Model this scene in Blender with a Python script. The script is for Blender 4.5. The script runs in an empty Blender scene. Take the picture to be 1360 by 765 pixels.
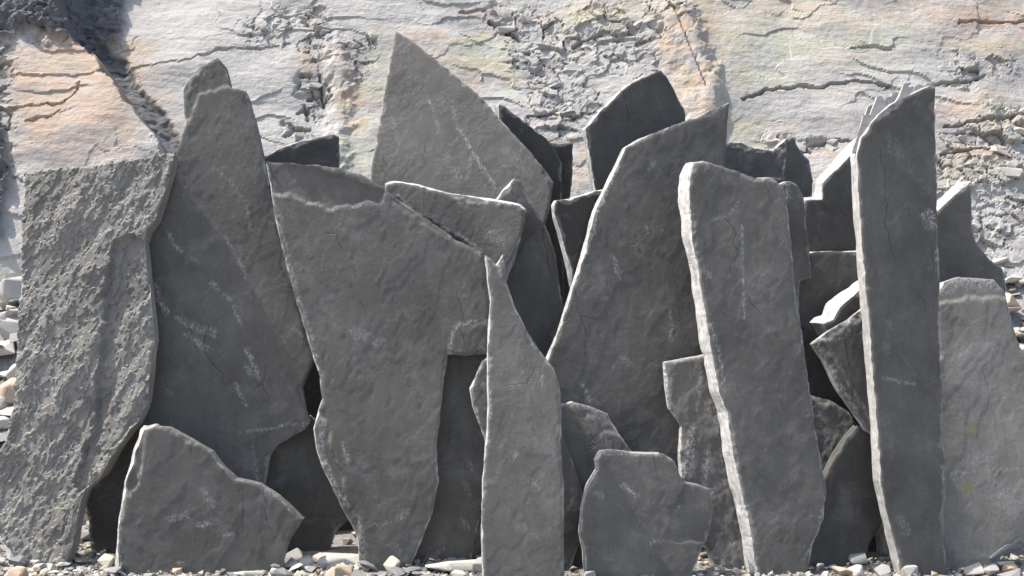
import bpy, bmesh, math, random, time
import numpy as np
from mathutils import Vector, Matrix
from mathutils.geometry import delaunay_2d_cdt, tessellate_polygon
T0 = time.time()
R = math.radians
S = bpy.context.scene
COL = S.collection
# ------------------------------------------------------------------ camera
F = 1458.0                      # focal length in photograph pixels (1360 wide)
CAM = np.array([0.0, 0.0, 1.45])
PITCH = R(1.67)
cd = bpy.data.cameras.new('camera'); cd.sensor_width = 36; cd.lens = F / 1360 * 36
cd.clip_end = 400
cam = bpy.data.objects.new('camera', cd); COL.objects.link(cam)
cam.location = CAM; cam.rotation_euler = (math.pi / 2 - PITCH, 0, 0)
S.camera = cam
# ------------------------------------------------------------------ light
SUN_EL, SUN_AZ = R(60), R(-6)   # azimuth: from straight left (-x) turned towards the camera
sv = Vector((-math.cos(SUN_EL) * math.cos(SUN_AZ), -math.cos(SUN_EL) * math.sin(SUN_AZ), math.sin(SUN_EL)))
w = bpy.data.worlds.new('World'); S.world = w; w.use_nodes = True
nt = w.node_tree
sky = nt.nodes.new('ShaderNodeTexSky'); sky.sky_type = 'NISHITA'; sky.sun_disc = False
sky.sun_elevation = SUN_EL; sky.sun_rotation = math.atan2(sv.x, sv.y)
sky.air_density = 1.0; sky.dust_density = 3.0
bg = nt.nodes['Background']; nt.links.new(sky.outputs[0], bg.inputs[0]); bg.inputs[1].default_value = 0.15
sd = bpy.data.lights.new('sun', 'SUN'); sd.energy = 3.9; sd.angle = R(0.6); sd.color = (1.0, 0.955, 0.9)
sun = bpy.data.objects.new('sun', sd); COL.objects.link(sun)
sun.rotation_euler = sv.to_track_quat('Z', 'Y').to_euler()
sun.location = (-4, -2, 6)
S.view_settings.view_transform = 'Standard'; S.view_settings.look = 'None'
S.view_settings.exposure = 1.0; S.view_settings.gamma = 1.0
# ------------------------------------------------------------------ numeric helpers
def h3(ix, iy, seed):
    ix = ix.astype(np.int64); iy = iy.astype(np.int64)
    n = (ix * 374761393 + iy * 668265263 + seed * 974634777) & 0xFFFFFFFF
    n = ((n ^ (n >> 13)) * 1274126177) & 0xFFFFFFFF
    n = ((n ^ (n >> 16)) * 2246822519) & 0xFFFFFFFF
    return ((n ^ (n >> 15)) & 0xFFFFFF) / float(0x1000000)
def pnoise(x, y, seed=0):
    x = np.asarray(x, float); y = np.asarray(y, float)
    ix = np.floor(x); iy = np.floor(y); fx = x - ix; fy = y - iy
    u = fx * fx * fx * (fx * (fx * 6 - 15) + 10); v = fy * fy * fy * (fy * (fy * 6 - 15) + 10)
    def g(dx, dy):
        a = h3(ix + dx, iy + dy, seed) * 2 * math.pi
        return np.cos(a) * (fx - dx) + np.sin(a) * (fy - dy)
    return 1.4 * ((g(0, 0) * (1 - u) + g(1, 0) * u) * (1 - v) + (g(0, 1) * (1 - u) + g(1, 1) * u) * v)
def fbm(x, y, seed=0, o=4, gain=.5):
    s = 0; a = 1
    for k in range(o):
        s = s + a * pnoise(x, y, seed + 17 * k); x = np.asarray(x) * 2.03 + 3.7; y = np.asarray(y) * 2.03 + 1.3; a *= gain
    return s
def worley(x, y, seed=0):
    """F1, F2, cell hash and offset from the cell's point"""
    x = np.asarray(x, float); y = np.asarray(y, float)
    ix = np.floor(x); iy = np.floor(y)
    f1 = np.full(x.shape, 9.); f2 = np.full(x.shape, 9.); cid = np.zeros(x.shape); cid2 = np.zeros(x.shape); dx1 = np.zeros(x.shape); dy1 = np.zeros(x.shape)
    for a in (-1, 0, 1):
        for b in (-1, 0, 1):
            cx = ix + a; cy = iy + b
            dx = cx + h3(cx, cy, seed) - x; dy = cy + h3(cx, cy, seed + 5) - y
            d = np.sqrt(dx * dx + dy * dy); m = d < f1
            f2 = np.where(m, f1, np.minimum(f2, d))
            cid = np.where(m, h3(cx, cy, seed + 9), cid); cid2 = np.where(m, h3(cx, cy, seed + 11), cid2)
            dx1 = np.where(m, dx, dx1); dy1 = np.where(m, dy, dy1); f1 = np.where(m, d, f1)
    return f1, f2, cid, cid2, dx1, dy1
def sstep(a, b, x):
    t = np.clip((x - a) / (b - a), 0, 1); return t * t * (3 - 2 * t)
def inpoly(px, py, poly):
    r = np.zeros(px.shape, bool); n = len(poly)
    for i in range(n):
        x1, y1 = poly[i]; x2, y2 = poly[(i + 1) % n]
        if y1 == y2: continue
        c = ((y1 > py) != (y2 > py)) & (px < (x2 - x1) * (py - y1) / (y2 - y1) + x1)
        r ^= c
    return r
def segdist(px, py, pts, closed=False):
    d = np.full(px.shape, 1e9); n = len(pts)
    for i in range(n if closed else n - 1):
        x1, y1 = pts[i]; x2, y2 = pts[(i + 1) % n]
        vx, vy = x2 - x1, y2 - y1; L = vx * vx + vy * vy + 1e-12
        t = np.clip(((px - x1) * vx + (py - y1) * vy) / L, 0, 1)
        d = np.minimum(d, np.hypot(px - x1 - t * vx, py - y1 - t * vy))
    return d
SP, CP = math.sin(PITCH), math.cos(PITCH)
def ray(px, py):                # direction of a photograph pixel
    x = (px - 680) / F; y = -(py - 382.5) / F
    return np.array([x, CP + y * SP, -SP + y * CP])
def project(p):                 # world -> photograph pixel, (n,3)
    q = np.asarray(p, float) - CAM
    f = q[..., 1] * CP - q[..., 2] * SP; u = q[..., 1] * SP + q[..., 2] * CP
    return 680 + F * q[..., 0] / f, 382.5 - F * u / f
# ------------------------------------------------------------------ materials
def newmat(name):
    m = bpy.data.materials.new(name); m.use_nodes = True
    return m, m.node_tree, m.node_tree.nodes['Principled BSDF']
class N:                        # tiny node helper
    def __init__(s, t): s.t = t
    def n(s, kind, **kw):
        o = s.t.nodes.new('ShaderNode' + kind)
        for k, v in kw.items():
            if k.startswith('i_'): o.inputs[k[2:].replace('_', ' ')].default_value = v
            else: setattr(o, k, v)
        return o
    def l(s, a, b): s.t.links.new(a, b)
    def noise(s, vec, scale, detail=4, rough=.55, dist=0):
        o = s.n('TexNoise'); s.l(vec, o.inputs['Vector'])
        o.inputs['Scale'].default_value = scale; o.inputs['Detail'].default_value = detail
        o.inputs['Roughness'].default_value = rough; o.inputs['Distortion'].default_value = dist
        return o.outputs['Fac']
    def map(s, v, a, b, c=0., d=1.):
        o = s.n('MapRange'); s.l(v, o.inputs[0])
        for i, q in enumerate((a, b, c, d)): o.inputs[i + 1].default_value = q
        return o.outputs[0]
    def math(s, op, a, b=None):
        o = s.n('Math', operation=op)
        for i, q in enumerate((a, b)):
            if q is None: continue
            if isinstance(q, (int, float)): o.inputs[i].default_value = q
            else: s.l(q, o.inputs[i])
        return o.outputs[0]
    def mix(s, f, a, b):
        o = s.n('Mix', data_type='RGBA')
        for i, q in ((0, f), (6, a), (7, b)):
            if isinstance(q, (int, float)): o.inputs[i].default_value = q
            elif isinstance(q, tuple): o.inputs[i].default_value = (*q, 1) if len(q) == 3 else q
            else: s.l(q, o.inputs[i])
        return o.outputs[2]
    def mapping(s, vec, sc, rot=(0, 0, 0)):
        o = s.n('Mapping'); s.l(vec, o.inputs['Vector']); o.inputs['Scale'].default_value = sc; o.inputs['Rotation'].default_value = rot
        return o.outputs[0]
def slate_material():
    m, t, b = newmat('slate'); q = N(t)
    co = q.n('TexCoord').outputs['Object']
    oi = q.n('ObjectInfo')
    add = q.n('VectorMath', operation='ADD'); q.l(co, add.inputs[0])
    cmb = q.n('CombineXYZ'); rr = q.math('MULTIPLY', oi.outputs['Random'], 40.); q.l(rr, cmb.inputs[0]); q.l(rr, cmb.inputs[1]); q.l(cmb.outputs[0], add.inputs[1])
    v = add.outputs[0]
    tone = q.n('Attribute', attribute_type='OBJECT', attribute_name='tone').outputs['Fac']
    rim = q.n('Attribute', attribute_name='rim').outputs['Fac']
    scuff = q.n('Attribute', attribute_name='scuff').outputs['Fac']
    big = q.map(q.noise(v, 2.2, 4, .65), .3, .7, .74, 1.26)
    mid = q.map(q.noise(q.mapping(v, (1, .45, 1), (0, 0, .25)), 15, 5, .72), .25, .75, .8, 1.2)
    fine = q.map(q.noise(q.mapping(v, (1, .6, 1), (0, 0, .3)), 190, 4, .8), .3, .7, .78, 1.22)
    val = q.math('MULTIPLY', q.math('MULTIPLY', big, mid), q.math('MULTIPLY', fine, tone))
    hsv = q.n('CombineColor'); q.l(q.math('MULTIPLY', val, 1.06), hsv.inputs[0]); q.l(val, hsv.inputs[1]); q.l(q.math('MULTIPLY', val, .885), hsv.inputs[2])
    # pale dust clinging in patches, random flecks, rubbed strokes
    dust = q.math('MULTIPLY', q.map(q.noise(v, 5.5, 6, .74, .6), .54, .74), .20)
    fl = q.n('TexVoronoi'); q.l(q.mapping(v, (1, .4, 1), (0, 0, -.3)), fl.inputs['Vector']); fl.inputs['Scale'].default_value = 26
    fleck = q.math('MULTIPLY', q.map(fl.outputs['Distance'], .16, .05), q.map(q.noise(v, 3.1, 3), .55, .72))
    brk = q.map(q.noise(q.mapping(v, (1, .7, 1), (0, 0, -.4)), 85, 5, .85), .47, .57)
    sc = q.math('MULTIPLY', scuff, brk)
    pale = q.math('MAXIMUM', q.math('MAXIMUM', dust, q.math('MULTIPLY', fleck, .35)), q.math('MULTIPLY', sc, .95))
    c = q.mix(pale, hsv.outputs[0], (.45, .435, .41))
    rbrk = q.math('MULTIPLY', q.map(q.noise(v, 26, 6, .75), .25, .6, .3, 1.), q.map(q.noise(q.mapping(v, (3, 3, 150)), 1., 4, .7), .3, .6, .7, 1.))
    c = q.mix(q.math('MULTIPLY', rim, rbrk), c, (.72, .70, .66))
    moss = q.n('Attribute', attribute_name='moss').outputs['Fac']
    c = q.mix(q.math('MULTIPLY', moss, .55), c, (.20, .21, .07))
    q.l(c, b.inputs['Base Color'])
    q.l(q.map(mid, .8, 1.2, .62, .8), b.inputs['Roughness'])
    b.inputs['Specular IOR Level'].default_value = .3
    pt = q.map(q.noise(v, 3.4, 4, .7), .46, .62, .15, 1.)                 # rougher patches among smooth ones
    pits = q.math('MULTIPLY', q.noise(q.mapping(v, (1, .55, 1), (0, 0, .5)), 70, 5, .85), pt)
    lam = q.math('MULTIPLY', q.math('MULTIPLY', q.noise(q.mapping(v, (3, 3, 150)), 1., 4, .7), rim), 1.2)   # laminae on the broken edges
    ck = q.n('TexVoronoi', feature='DISTANCE_TO_EDGE'); nz = q.n('VectorMath', operation='ADD'); sc3 = q.n('VectorMath', operation='SCALE'); sc3.inputs['Scale'].default_value = .22
    nc = q.n('TexNoise'); q.l(v, nc.inputs['Vector']); nc.inputs['Scale'].default_value = 5; nc.inputs['Detail'].default_value = 4; q.l(nc.outputs['Color'], sc3.inputs[0])
    q.l(q.mapping(v, (1.6, .5, 1.), (0, 0, .2)), nz.inputs[0]); q.l(sc3.outputs[0], nz.inputs[1]); q.l(nz.outputs[0], ck.inputs['Vector']); ck.inputs['Scale'].default_value = 2.2
    hair = q.math('MULTIPLY', q.map(ck.outputs['Distance'], .006, .0), q.map(q.noise(v, 1.9, 3), .54, .62))      # hairline cleavage cracks
    hgt = q.math('ADD', q.math('ADD', q.math('MULTIPLY', pits, 1.3), q.math('MULTIPLY', q.noise(v, 260, 4, .75), .45)), q.math('SUBTRACT', lam, q.math('MULTIPLY', hair, .9)))
    bp = q.n('Bump'); bp.inputs['Strength'].default_value = .95; bp.inputs['Distance'].default_value = .006
    q.l(hgt, bp.inputs['Height']); q.l(bp.outputs[0], b.inputs['Normal'])
    return m
def cliff_material():
    m, t, b = newmat('cliff_rock'); q = N(t)
    co = q.n('TexCoord').outputs['Object']
    colr = q.n('Attribute', attribute_name='stain').outputs['Color']
    a1 = q.map(q.noise(q.mapping(co, (1, 1, 1.8)), 9, 8, .7), .25, .75, .88, 1.1)
    a2 = q.map(q.noise(co, 70, 5, .7), .25, .75, .9, 1.1)
    k = q.math('MULTIPLY', a1, a2)
    o = q.n('Mix', data_type='RGBA', blend_type='MULTIPLY'); o.inputs[0].default_value = 1
    q.l(colr, o.inputs[6]); cc = q.n('CombineColor')
    for i in range(3): q.l(k, cc.inputs[i])
    q.l(cc.outputs[0], o.inputs[7])
    c = o.outputs[2]
    veins = q.map(q.noise(q.mapping(co, (.5, .5, 3.2), (0, .18, 0)), 6, 8, .72, .8), .6, .74)
    c = q.mix(q.math('MULTIPLY', veins, .12), c, (.43, .27, .19))
    gr = q.map(q.noise(q.mapping(co, (1, 1, 2.2), (0, -.1, 0)), 4.2, 7, .7, .4), .56, .72)
    c = q.mix(q.math('MULTIPLY', gr, .14), c, (.42, .42, .27))
    q.l(c, b.inputs['Base Color']); b.inputs['Roughness'].default_value = .88; b.inputs['Specular IOR Level'].default_value = .2
    hgt = q.math('ADD', q.math('ADD', q.noise(q.mapping(co, (1, 1, 1.6)), 38, 8, .78), q.math('MULTIPLY', q.noise(co, 150, 5, .8), .5)), q.math('MULTIPLY', q.noise(q.mapping(co, (.5, 1, 3.2), (0, .22, 0)), 16, 8, .75), 1.1))
    bp = q.n('Bump'); bp.inputs['Strength'].default_value = .7; bp.inputs['Distance'].default_value = .011
    q.l(hgt, bp.inputs['Height']); q.l(bp.outputs[0], b.inputs['Normal'])
    return m
def stone_material():
    m, t, b = newmat('loose_stone'); q = N(t)
    co = q.n('TexCoord').outputs['Object']
    colr = q.n('Attribute', attribute_name='stain').outputs['Color']
    k = q.map(q.noise(co, 45, 6, .7), .25, .75, .7, 1.25)
    o = q.n('Mix', data_type='RGBA', blend_type='MULTIPLY'); o.inputs[0].default_value = 1
    cc = q.n('CombineColor')
    for i in range(3): q.l(k, cc.inputs[i])
    q.l(colr, o.inputs[6]); q.l(cc.outputs[0], o.inputs[7])
    q.l(o.outputs[2], b.inputs['Base Color']); b.inputs['Roughness'].default_value = .88; b.inputs['Specular IOR Level'].default_value = .2
    bp = q.n('Bump'); bp.inputs['Strength'].default_value = .6; bp.inputs['Distance'].default_value = .006
    q.l(q.noise(co, 90, 6, .7), bp.inputs['Height']); q.l(bp.outputs[0], b.inputs['Normal'])
    return m
def earth_material():
    m, t, b = newmat('stony_earth'); q = N(t)
    co = q.n('TexCoord').outputs['Object']
    k = q.noise(co, 30, 8, .75)
    c = q.mix(q.map(k, .3, .7), (.17, .16, .15), (.38, .36, .33))
    q.l(c, b.inputs['Base Color']); b.inputs['Roughness'].default_value = .92
    bp = q.n('Bump'); bp.inputs['Strength'].default_value = .9; bp.inputs['Distance'].default_value = .02
    q.l(q.noise(co, 60, 8, .75), bp.inputs['Height']); q.l(bp.outputs[0], b.inputs['Normal'])
    return m
SLATE, CLIFFM, STONEM, EARTH = slate_material(), cliff_material(), stone_material(), earth_material()
def mesh_obj(name, verts, faces, mat, smooth=False):
    me = bpy.data.meshes.new(name); me.from_pydata([tuple(v) for v in verts], [], faces)
    me.materials.append(mat); me.update()
    if smooth: me.polygons.foreach_set('use_smooth', np.ones(len(me.polygons), bool))
    o = bpy.data.objects.new(name, me); COL.objects.link(o)
    return o
def fattr(o, name, arr):
    a = o.data.attributes.new(name, 'FLOAT', 'POINT'); a.data.foreach_set('value', np.asarray(arr, np.float32))
def cattr(o, name, arr):        # (n,3) linear colours
    a = o.data.attributes.new(name, 'FLOAT_COLOR', 'POINT')
    c = np.ones((len(arr), 4), np.float32); c[:, :3] = arr; a.data.foreach_set('color', c.ravel())
# ------------------------------------------------------------------ ground and rubble bank
def ground_z(x, y):
    x = np.asarray(x, float); y = np.asarray(y, float)
    foot = 6.15 - .25 * sstep(.8, 2.6, np.abs(x))
    z = np.where(y > foot, (y - foot) * .62, 0) * (1 - .12 * sstep(-1, 2.5, x))
    z = z + .05 * fbm(x * 1.3, y * 1.3, 3) * sstep(4.9, 6.5, y) + .012 * fbm(x * 6, y * 6, 8)
    return z
CTILT = R(28); CLY, CLZ, SLOPE = 8.05, 1.0, math.tan(CTILT)      # cliff foot and backward slope
def cliff_y(z): return CLY + (z - CLZ) * SLOPE
gx = np.concatenate([np.linspace(-40, -5, 30)[:-1], np.linspace(-5, 5, 260), np.linspace(5, 40, 30)[1:]])
gy = np.concatenate([np.linspace(-30, 4.4, 30)[:-1], np.linspace(4.4, 9.0, 130), [10, 13]])
GX, GY = np.meshgrid(gx, gy); GZ = ground_z(GX, GY)
ni, nj = GX.shape
gf = [(i * nj + j, i * nj + j + 1, (i + 1) * nj + j + 1, (i + 1) * nj + j) for i in range(ni - 1) for j in range(nj - 1)]
g = mesh_obj('ground', np.stack([GX, GY, GZ], -1).reshape(-1, 3), gf, EARTH, True)
g['kind'] = 'structure'; g['label'] = 'stony earth rising into a rubble bank below the cliff'
# ------------------------------------------------------------------ cliff
print('t', round(time.time() - T0, 1))
cx = np.concatenate([np.linspace(-30, -4.9, 26)[:-1], np.linspace(-4.9, 4.9, 760), np.linspace(4.9, 30, 26)[1:]])
cz = np.concatenate([np.linspace(0.2, .95, 8)[:-1], np.linspace(.95, 3.95, 250), 3.95 + np.geomspace(.015, 8, 40)])
CX, CZ = np.meshgrid(cx, cz); CY = cliff_y(CZ)
PX, PY = project(np.stack([CX, CY, CZ], -1))
WX = PX + 16 * fbm(CX * 3, CZ * 3, 21) + 5 * fbm(CX * 14, CZ * 14, 22); WY = PY + 14 * fbm(CX * 3, CZ * 3, 23) + 5 * fbm(CX * 14, CZ * 14, 24)
def blob(x, y, rx, ry, soft=.55):
    d = np.sqrt(((WX - x) / rx) ** 2 + ((WY - y) / ry) ** 2); return 1 - sstep(1 - soft, 1 + soft, d)
D = .08 * fbm(CX * .55, CZ * .7, 31, 3) + .007 * fbm(CX * 2.2, CZ * 6.5 + CX * .7, 32, 5, .55)
f1, f2, c1, c2, dx, dy = worley(CX * 1.25 + .3 * fbm(CX * 2, CZ * 2, 40), CZ * 1.9 + .25 * fbm(CX * 2, CZ * 2, 41), 33)
D += .006 * (c1 - .5) + .018 * ((c2 - .5) * dx + (c1 - .5) * dy)                      # broad tilted facets
q = 3.3 * CZ + .55 * CX + 1.1 * fbm(CX * .8, CZ * 1.5, 43, 4)                      # thin bedding ledges
D += .016 * (np.floor(q) - q) * sstep(-.1, .35, fbm(CX * .9 + 4, CZ * .9, 44, 2))
D += .0025 * fbm(CX * 17, CZ * 22, 34, 4, .6)
FR = np.zeros(CX.shape)
for a in ((350, 42, 26, 14), (370, 38, 16, 18), (418, 45, 20, 45), (420, 125, 18, 30), (395, 180, 14, 8), (480, 75, 16, 24), (690, 25, 45, 24), (735, 70, 55, 50), (745, 130, 48, 36),
          (720, 165, 40, 20), (845, 55, 32, 30), (865, 80, 20, 18), (800, 40, 30, 40), (1320, 235, 80, 70), (1340, 180, 50, 30), (1060, 190, 40, 12),
          (1300, 90, 45, 18), (100, 65, 40, 25), (1290, 290, 60, 60), (10, 180, 30, 140), (890, 10, 30, 14)):
    FR = np.maximum(FR, blob(*a))
f1, f2, c1, c2, dx, dy = worley(CX * 6.5 + .25 * CX * CZ + .25 * fbm(CX * 7, CZ * 7, 50, 2), CZ * 10 + .7 * CX + .25 * fbm(CX * 7, CZ * 7, 51, 2), 35)
gp = sstep(.45, .6, c2)
D += FR * (.07 * (c1 - .6) * gp + .05 * ((c2 - .5) * dx + (c1 - .5) * dy) - .05 * gp * (1 - sstep(.02, .10, f2 - f1)))
f1, f2, c1, c2, dx, dy = worley(CX * 22, CZ * 30, 36)
D += (.08 + FR) * .014 * (c1 - .5) * sstep(-.2, .4, fbm(CX * 1.7, CZ * 1.7, 37, 3) + FR)
CK = [fbm(CX * 9, CZ * 9, 61, 3), fbm(CX * 9, CZ * 9, 62, 3), np.abs(fbm(CX * 4, CZ * 4, 63, 3))]
def crack(pts, wpx, dep):
    global D
    d = segdist(PX + 3 * CK[0], PY + 3 * CK[1], pts)
    wv = wpx * (.6 + .8 * CK[2])
    D -= dep * (1 - sstep(.35 * wv, wv, d))
crack([(150, 100), (200, 92), (245, 86), (290, 72), (330, 68), (372, 64)], 1.6, .03)
crack([(985, 132), (1005, 125), (1030, 118), (1060, 115), (1090, 117), (1112, 111), (1135, 108), (1180, 115)], 3, .07)
crack([(1275, 28), (1300, 25), (1330, 27), (1362, 23), (1420, 20)], 3, .06)
crack([(1235, 112), (1262, 108), (1285, 107), (1310, 100)], 3, .06)
crack([(395, 150), (420, 138), (440, 128)], 2.5, .08); crack([(400, 100), (412, 103)], 4, .07); crack([(406, 128), (425, 124)], 3, .06); crack([(424, 100), (426, 122), (430, 140)], 2, .05); crack([(404, 138), (407, 158)], 2, .05); crack([(380, 180), (396, 172), (408, 170)], 4, .09)
crack([(1130, 64), (1160, 62), (1182, 66)], 2, .03); crack([(610, 14), (650, 10)], 3, .05); crack([(700, 156), (735, 152), (765, 158)], 2.5, .06)
crack([(40, 185), (75, 180), (108, 178), (122, 168), (130, 150)], 2, .035); crack([(60, 200), (95, 195), (104, 188)], 2, .03)
crack([(650, 24), (672, 36), (690, 48)], 4, .09); crack([(760, 62), (775, 52), (800, 46)], 3, .06)
crack([(900, 32), (915, 25)], 3, .05); crack([(1080, 190), (1110, 186), (1130, 190)], 3, .06); crack([(1255, 168), (1300, 160), (1362, 150)], 3, .06)
crack([(1250, 205), (1300, 195), (1330, 205)], 3, .07)
# leaning orange fin
fin = segdist(PX, PY, [(905, 20), (925, 75), (945, 118), (938, 150)])
sgn = PX - (880 + (PY + 10) * .42)
fin = fin + 5 * CK[0] + 4 * CK[1]
D += .08 * np.where(sgn < 0, 1 - sstep(0, 60, fin), 1 - sstep(0, 26, fin))
fin2 = segdist(PX, PY, [(448, 60), (452, 110), (450, 170), (447, 220)])
D += .05 * (1 - sstep(0, 26, fin2 + 9 * CK[0]))
# nearer block at the left, its end wall turned away from the sun
SH = lambda L: [(x + 18, y + 26) for x, y in L]
edge = SH([(-900, -700), (78, -700), (82, -60), (80, 10), (100, 52), (128, 84), (150, 108), (168, 138), (190, 170), (222, 206), (226, 460), (-900, 460)])
ex = WX * .35 + PX * .65; ey = WY * .35 + PY * .65
de = segdist(ex, ey, edge, True); ine = inpoly(ex, ey, edge)
D += np.where(ine, .10 + .30 * sstep(0, 6, de), .10 * (1 - sstep(0, 22, de)))
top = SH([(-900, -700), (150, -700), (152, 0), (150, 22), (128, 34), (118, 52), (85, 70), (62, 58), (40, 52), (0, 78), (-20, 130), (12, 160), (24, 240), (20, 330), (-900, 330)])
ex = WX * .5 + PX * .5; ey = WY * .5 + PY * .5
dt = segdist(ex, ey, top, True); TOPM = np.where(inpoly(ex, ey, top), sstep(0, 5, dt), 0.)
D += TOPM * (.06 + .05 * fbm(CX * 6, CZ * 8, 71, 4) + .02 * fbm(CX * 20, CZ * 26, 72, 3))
COLR = np.empty(CX.shape + (3,)); COLR[:] = (.485, .462, .425)
TN = [np.clip(.75 + .9 * fbm(CX * 5, CZ * 7, 80 + k), 0, 1) for k in range(3)]
def tint(c, a):
    global COLR
    COLR = COLR * (1 - a[..., None]) + np.array(c) * a[..., None]
for x, y, rx, ry, c, s in ((118, 160, 95, 100, (.52, .38, .30), .9), (172, 75, 30, 26, (.50, .41, .30), .6), (410, 80, 26, 18, (.50, .37, .29), .6), (466, 125, 18, 60, (.50, .36, .26), .75),
        (415, 25, 20, 20, (.5, .38, .3), .4), (600, 52, 60, 12, (.52, .37, .30), .7), (640, 72, 60, 30, (.43, .44, .34), .6), (630, 98, 60, 14, (.52, .39, .30), .7), (500, 90, 22, 50, (.46, .44, .34), .6),
        (790, 20, 50, 26, (.50, .42, .30), .7), (920, 70, 42, 85, (.52, .38, .29), .85), (900, 10, 60, 20, (.45, .42, .28), .5), (1080, 45, 130, 42, (.44, .44, .33), .6), (1000, 110, 60, 20, (.44, .44, .33), .5),
        (1150, 12, 230, 22, (.50, .39, .33), .55), (1310, 30, 70, 40, (.51, .38, .32), .7), (1310, 60, 60, 14, (.45, .44, .34), .5), (1310, 145, 90, 24, (.50, .37, .30), .7), (1290, 205, 50, 40, (.50, .39, .28), .65),
        (975, 170, 36, 36, (.49, .44, .31), .6), (478, 200, 30, 50, (.48, .47, .36), .6), (770, 225, 14, 40, (.51, .40, .31), .6), (1300, 88, 50, 20, (.25, .25, .25), .55), (1110, 200, 40, 14, (.46, .33, .26), .5),
        (1330, 240, 60, 25, (.38, .37, .36), .5), (12, 195, 22, 60, (.30, .20, .19), .6), (1230, 250, 60, 30, (.46, .43, .33), .5)):
    tint((c[0] * .98, c[1] * .98, c[2] * .9), min(1, s * 1.05) * blob(x, y, rx, ry) * TN[int(x + y) % 3])
tint((.50, .385, .30), .55 * blob(118, 165, 80, 85, .35))
CALM = 1 - blob(280, 90, 160, 150, .3)
tint((.52, .36, .28), .22 * CALM * sstep(.25, .6, fbm(CX * 1.6, CZ * 5, 91))); tint((.43, .44, .33), .3 * CALM * sstep(.25, .6, fbm(CX * 1.9 + 5, CZ * 4.5, 92)))
tint((.33, .32, .31), .55 * sstep(.1, .55, fbm(CX * 1.2 + 9, CZ * 2.6, 95, 6, .65)) * CALM); tint((.36, .35, .33), .5 * sstep(.3, .7, FR) * TN[1])
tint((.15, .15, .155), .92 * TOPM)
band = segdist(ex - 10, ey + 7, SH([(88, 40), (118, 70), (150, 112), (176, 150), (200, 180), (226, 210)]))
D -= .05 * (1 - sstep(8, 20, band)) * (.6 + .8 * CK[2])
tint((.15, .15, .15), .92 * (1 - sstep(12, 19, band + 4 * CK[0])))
ni, nj = CX.shape
cf = [(i * nj + j, i * nj + j + 1, (i + 1) * nj + j + 1, (i + 1) * nj + j) for i in range(ni - 1) for j in range(nj - 1)]
nrm = np.array([0, -math.cos(CTILT), math.sin(CTILT)])
CPT = np.stack([CX, CY, CZ], -1) + D[..., None] * nrm
cliff = mesh_obj('cliff', CPT.reshape(-1, 3), cf, CLIFFM, False)
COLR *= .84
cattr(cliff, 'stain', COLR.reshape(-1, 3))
cliff['kind'] = 'structure'; cliff['label'] = 'pale stained quarry rock face behind the standing slabs'
def cliff_at(px, py):           # world point and colour of the cliff surface seen at a pixel
    k = np.argmin((PX - px) ** 2 + (PY - py) ** 2); return CPT.reshape(-1, 3)[k], COLR.reshape(-1, 3)[k]
# ------------------------------------------------------------------ slate slabs
print('t', round(time.time() - T0, 1))

# front face outlines traced in photograph pixels, front to back; rows >= 740 stand in the ground.
# yaw > 0 turns the face to the right, lean tips it back; Y = least distance of the foot;
# side = how far the broken left/top edge spreads towards the back
SL = []
def slab(key, label, yaw, lean, Y, th, tone, side, pts, rough=1., scars=(), strokes=(), sdir=(-1, .25), pale=.8, rimw=.5, moss=()):
    SL.append(dict(key=key, label=label, yaw=R(yaw), lean=R(lean), Y=Y, th=th, tone=tone, side=side, pts=pts, rough=rough, scars=scars, strokes=strokes, sdir=sdir, pale=pale, rimw=rimw, moss=moss))
slab('K', 'narrow pointed slab in the centre, bottle-shaped with a thin forked tip', -2, 6, 4.86, .06, 0.112, .006,
     [(645, 340), (651, 345), (659, 353), (665, 344), (668, 338), (670, 350), (672, 375), (685, 410), (700, 440), (715, 465), (735, 490), (743, 515), (745, 540), (745, 600), (748, 640), (749, 775), (642, 775), (640, 700), (641, 640), (645, 600), (648, 570), (649, 540), (648, 480), (650, 430), (652, 400), (648, 362)],
     strokes=[([(720, 500), (722, 516)], 4, .8), ([(680, 612), (686, 602)], 4, .7), ([(650, 520), (650, 556)], 4, 1), ([(645, 345), (650, 362)], 5, .9), ([(666, 342), (664, 366)], 5, .9), ([(672, 378), (700, 440), (735, 490)], 3, .7), ([(705, 640), (720, 652)], 9, .35), ([(690, 700), (715, 712)], 14, .3)])
slab('T', 'small blocky slab standing low in front, between the bottle-shaped slab and the white-edged slab', 2, 6.5, 4.9, .08, 0.1, .008,
     [(800, 601), (815, 598), (840, 602), (880, 603), (895, 612), (908, 640), (930, 645), (945, 650), (948, 680), (943, 710), (930, 735), (915, 758), (910, 772), (780, 772), (778, 735), (772, 710), (775, 670), (782, 645), (795, 625), (793, 612)],
     scars=[([(905, 640), (960, 640), (960, 720), (880, 720), (893, 680)], -.010)],
     strokes=[([(828, 645), (845, 658)], 8, .8), ([(788, 655), (800, 658)], 8, .5), ([(860, 722), (884, 714)], 5, .5), ([(796, 603), (840, 603), (880, 605)], 4, .6), ([(897, 680), (903, 672)], 5, .6)])
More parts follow.
